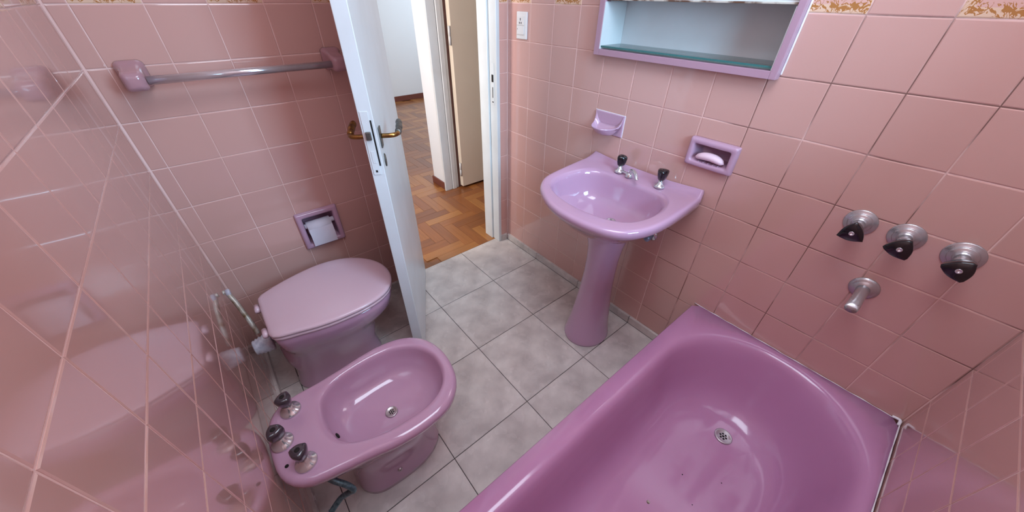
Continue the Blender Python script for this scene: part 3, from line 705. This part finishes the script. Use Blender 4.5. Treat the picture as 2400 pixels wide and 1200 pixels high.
lathe('pipe_cap', [(0, 0), (.014, 0), (.014, .012), (.01, .014), (0, .014)], M['pvc'], wp, 16, loc=(-.027, -.0155, .031), rot=(-PI/2, 0, 0))
# ------------------------------------------------------------------ bidet
bd = empty('bidet', (.872, -1.26, 0), 'mauve pink bidet with three triangular knobs in the foreground', 'bidet')
c2 = (.868, -1.21)
BO = [(.722, -1.485), (.760, -1.515), (.82, -1.527), (.88, -1.528), (.93, -1.523), (.972, -1.503), (1.001, -1.465), (1.018, -1.40), (1.034, -1.32), (1.052, -1.24), (1.057, -1.16), (1.045, -1.08), (1.005, -1.025), (.95, -.995), (.873, -.983), (.80, -.993), (.745, -1.022), (.705, -1.075), (.688, -1.15), (.690, -1.22), (.700, -1.30), (.708, -1.37), (.711, -1.44)]
BB = [(.772, -1.368), (.742, -1.325), (.729, -1.26), (.726, -1.18), (.739, -1.11), (.775, -1.055), (.825, -1.026), (.875, -1.018), (.93, -1.028), (.975, -1.058), (1.003, -1.11), (1.010, -1.18), (1.003, -1.26), (.978, -1.33), (.945, -1.368), (.90, -1.385), (.86, -1.389), (.81, -1.384)]
fO, fB = polar_fn(BO, c2), polar_fn(BB, c2)
FT = [(.770, -1.33), (.785, -1.375), (.83, -1.39), (.88, -1.392), (.93, -1.38), (.965, -1.34), (.975, -1.27), (.973, -1.19), (.955, -1.13), (.92, -1.088), (.87, -1.073), (.82, -1.088), (.785, -1.13), (.768, -1.19), (.765, -1.27)]
fT = polar_fn(FT, c2)
p_ = lambda f, z, s=1, off=0: ring(f, c2, z, s, off, 88)
rings = [p_(fT, 0), p_(fT, .02), p_(fT, .05, 1, -.005), p_(fT, .14, 1, -.008), p_(fT, .20, 1, -.004), p_(mixf(fT, fO, .18), .245), p_(mixf(fT, fO, .42), .285), p_(mixf(fT, fO, .70), .318), p_(mixf(fT, fO, .90), .338), p_(fO, .345, 1, -.006), p_(fO, .352, 1, -.001), p_(fO, .366, 1, 0), p_(fO, .376, 1, -.003), p_(fO, .382, 1, -.010), p_(fO, .384, 1, -.018)]
for t in (.25, .5, .75, .93): rings.append(p_(mixf(lambda a: fO(a)-.018, lambda a: fB(a)+.006, t), .3845))
rings += [p_(fB, .383, 1, .003), p_(fB, .378, 1, -.002), p_(fB, .368, 1, -.005), p_(fB, .350, 1, -.007), p_(fB, .325, 1, -.013), p_(fB, .305, 1, -.024), p_(fB, .288, .80), p_(fB, .276, .6), p_(fB, .269, .38), p_(fB, .266, .18), p_(fB, .265, .06)]
child_world(loft('basin', rings, M['ceramic'], None), bd)
drain('drain', .883, -1.211, .268, .020, bd, M['dullchrome'])
ov = lathe('overflow_hole', [(0, 0), (.009, 0), (.009, .0015), (0, .0015)], M['dark'], None, 16, loc=(.905, -1.371, .350)); ov.rotation_euler = (-1.2, 0, 0); child_world(ov, bd)
hb_ = lathe('deck_hole', [(0, 0), (.005, 0), (.005, .0006), (0, .0006)], M['dark'], None, 12, loc=(.925, -1.498, .3846)); child_world(hb_, bd)
knob_v(bd, .763, -1.452, .3842, 1.35, .5, 'smoke', ks=.98); knob_v(bd, .852, -1.492, .3842, 1.35, 1.3, 'smoke', ks=.98); knob_v(bd, .948, -1.455, .3842, 1.35, 2.0, 'smoke', ks=.98)
bt = lathe('foot_bolt', [(0, 0), (.008, 0), (.008, .004), (.004, .010), (0, .011)], M['dullchrome'], None, 14, loc=(.968, -1.26, .075)); bt.rotation_euler = (0, PI/2, 0); child_world(bt, bd)
ho = empty('bidet_hose', (1.0, -1.45, .2), 'blue-grey flexible hose with chrome end looping below the bidet', 'hose')
tube('hose', [(-.052, .0, .135), (-.038, .008, .125), (-.012, .026, .100), (.012, .050, .075), (.020, .058, .045), (.006, .044, .020), (-.01, .016, -.01), (-.005, -.02, -.035)], .0085, M['hose'], ho, 14, 7)
tube('hose_end', [(-.005, -.0205, -.0355), (-.002, -.045, -.05), (.0, -.070, -.065)], .0105, M['chrome'], ho, 14, 4)
lathe('valve_flange', [(0, 0), (.022, 0), (.020, .004), (.012, .007), (0, .007)], M['chrome'], ho, 24, loc=(0, -.0795, -.07), rot=(0, 0, PI), axis='-y')
# ------------------------------------------------------------------ switch plate
sw = empty('switch_plate', (.112, 0, 1.272), 'white wall plate with socket and rocker switch beside the door frame', 'switch')
box('plate', (-.037, .037, -.009, -.0002, -.055, .055), M['switch'], sw, bev=.0035, seg=3)
box('socket', (-.030, .0235, -.0122, -.0092, .0015, .036), M['switch'], sw, bev=.0012)
box('rocker', (-.030, .0235, -.0130, -.0092, -.036, -.0008), M['switch'], sw, bev=.0015)
boxes('socket_holes', [(-.0060, -.0020, -.0127, -.0124, .020, .030), (-.0130, -.0085, -.0127, -.0124, .007, .015), (-.0005, .0040, -.0127, -.0124, .007, .015)], M['dark'], sw)
box('pilot_mark', (-.0245, -.0225, -.0134, -.0131, -.016, -.011), M['dark'], sw)
# ------------------------------------------------------------------ mirror cabinet
cb = empty('mirror_cabinet', (.9125, 0, 1.205), 'pink-framed wall cabinet with open white shelf and mirror doors above', 'cabinet')
def cbx(name, L, m, bev=0):
    o = boxes(name, L, m, bev=bev); return child_world(o, cb)
ye = -.030
cbx('frame', [(CX0-.004, CX0+.020, ye, .004, CZ0-.004, CZ1), (CX1-.016, CX1+.002, ye, .004, CZ0-.004, CZ1), (CX0+.020, CX1-.016, ye, .004, CZ0-.004, CZ0+.017), (CX0+.020, CX1-.016, ye, .004, CZ1-.02, CZ1)], M['frame'], .0012)
cbx('cabinet_shell', [(CX0+.001, CX0+.0195, .0045, .105, CZ0+.001, CZ1-.001), (CX1-.0155, CX1-.001, .0045, .105, CZ0+.001, CZ1-.001), (CX0+.0195, CX1-.0155, .105, .122, CZ0+.001, CZ1-.001), (CX0+.0195, CX1-.0155, .0045, .1045, CZ0+.001, CZ0+.017), (CX0+.0195, CX1-.0155, .0045, .1045, CZ1-.02, CZ1-.001)], M['white'])
for _x in (CX0+.0202, CX1-.0182): cbx('side_lining', [(_x, _x+.002, ye+.002, .104, CZ0+.0175, 1.372)], M['white'])
gs = cbx('glass_shelf', [(CX0+.024, CX1-.020, -.022, .100, 1.2285, 1.2335)], M['shelfglass'])
e_ = box('glass_edge', (CX0+.024, CX1-.020, -.0232, -.0222, 1.2285, 1.2335), M['glassedge']); e_.parent = cb; e_.matrix_parent_inverse = Matrix.Translation(-Vector(cb.location))
cbx('divider', [(CX0+.0225, CX1-.0185, -.018, .104, 1.3775, 1.384)], M['white'])
cbx('lower_rail', [(CX0+.0225, CX1-.0185, -.022, -.0185, 1.3755, 1.3800)], M['rust'], .0006)
md = cbx('mirror_door', [(CX0+.0225, .915, -.017, -.013, 1.381, CZ1-.022)], M['mirror'])
md = cbx('mirror_door', [(.905, CX1-.0185, -.0120, -.008, 1.3845, CZ1-.022)], M['mirror'])
cbx('caulk', [(CX1+.0022, CX1+.0065, -.004, -.0003, CZ0+.008, CZ1)], M['caulk'], .001)
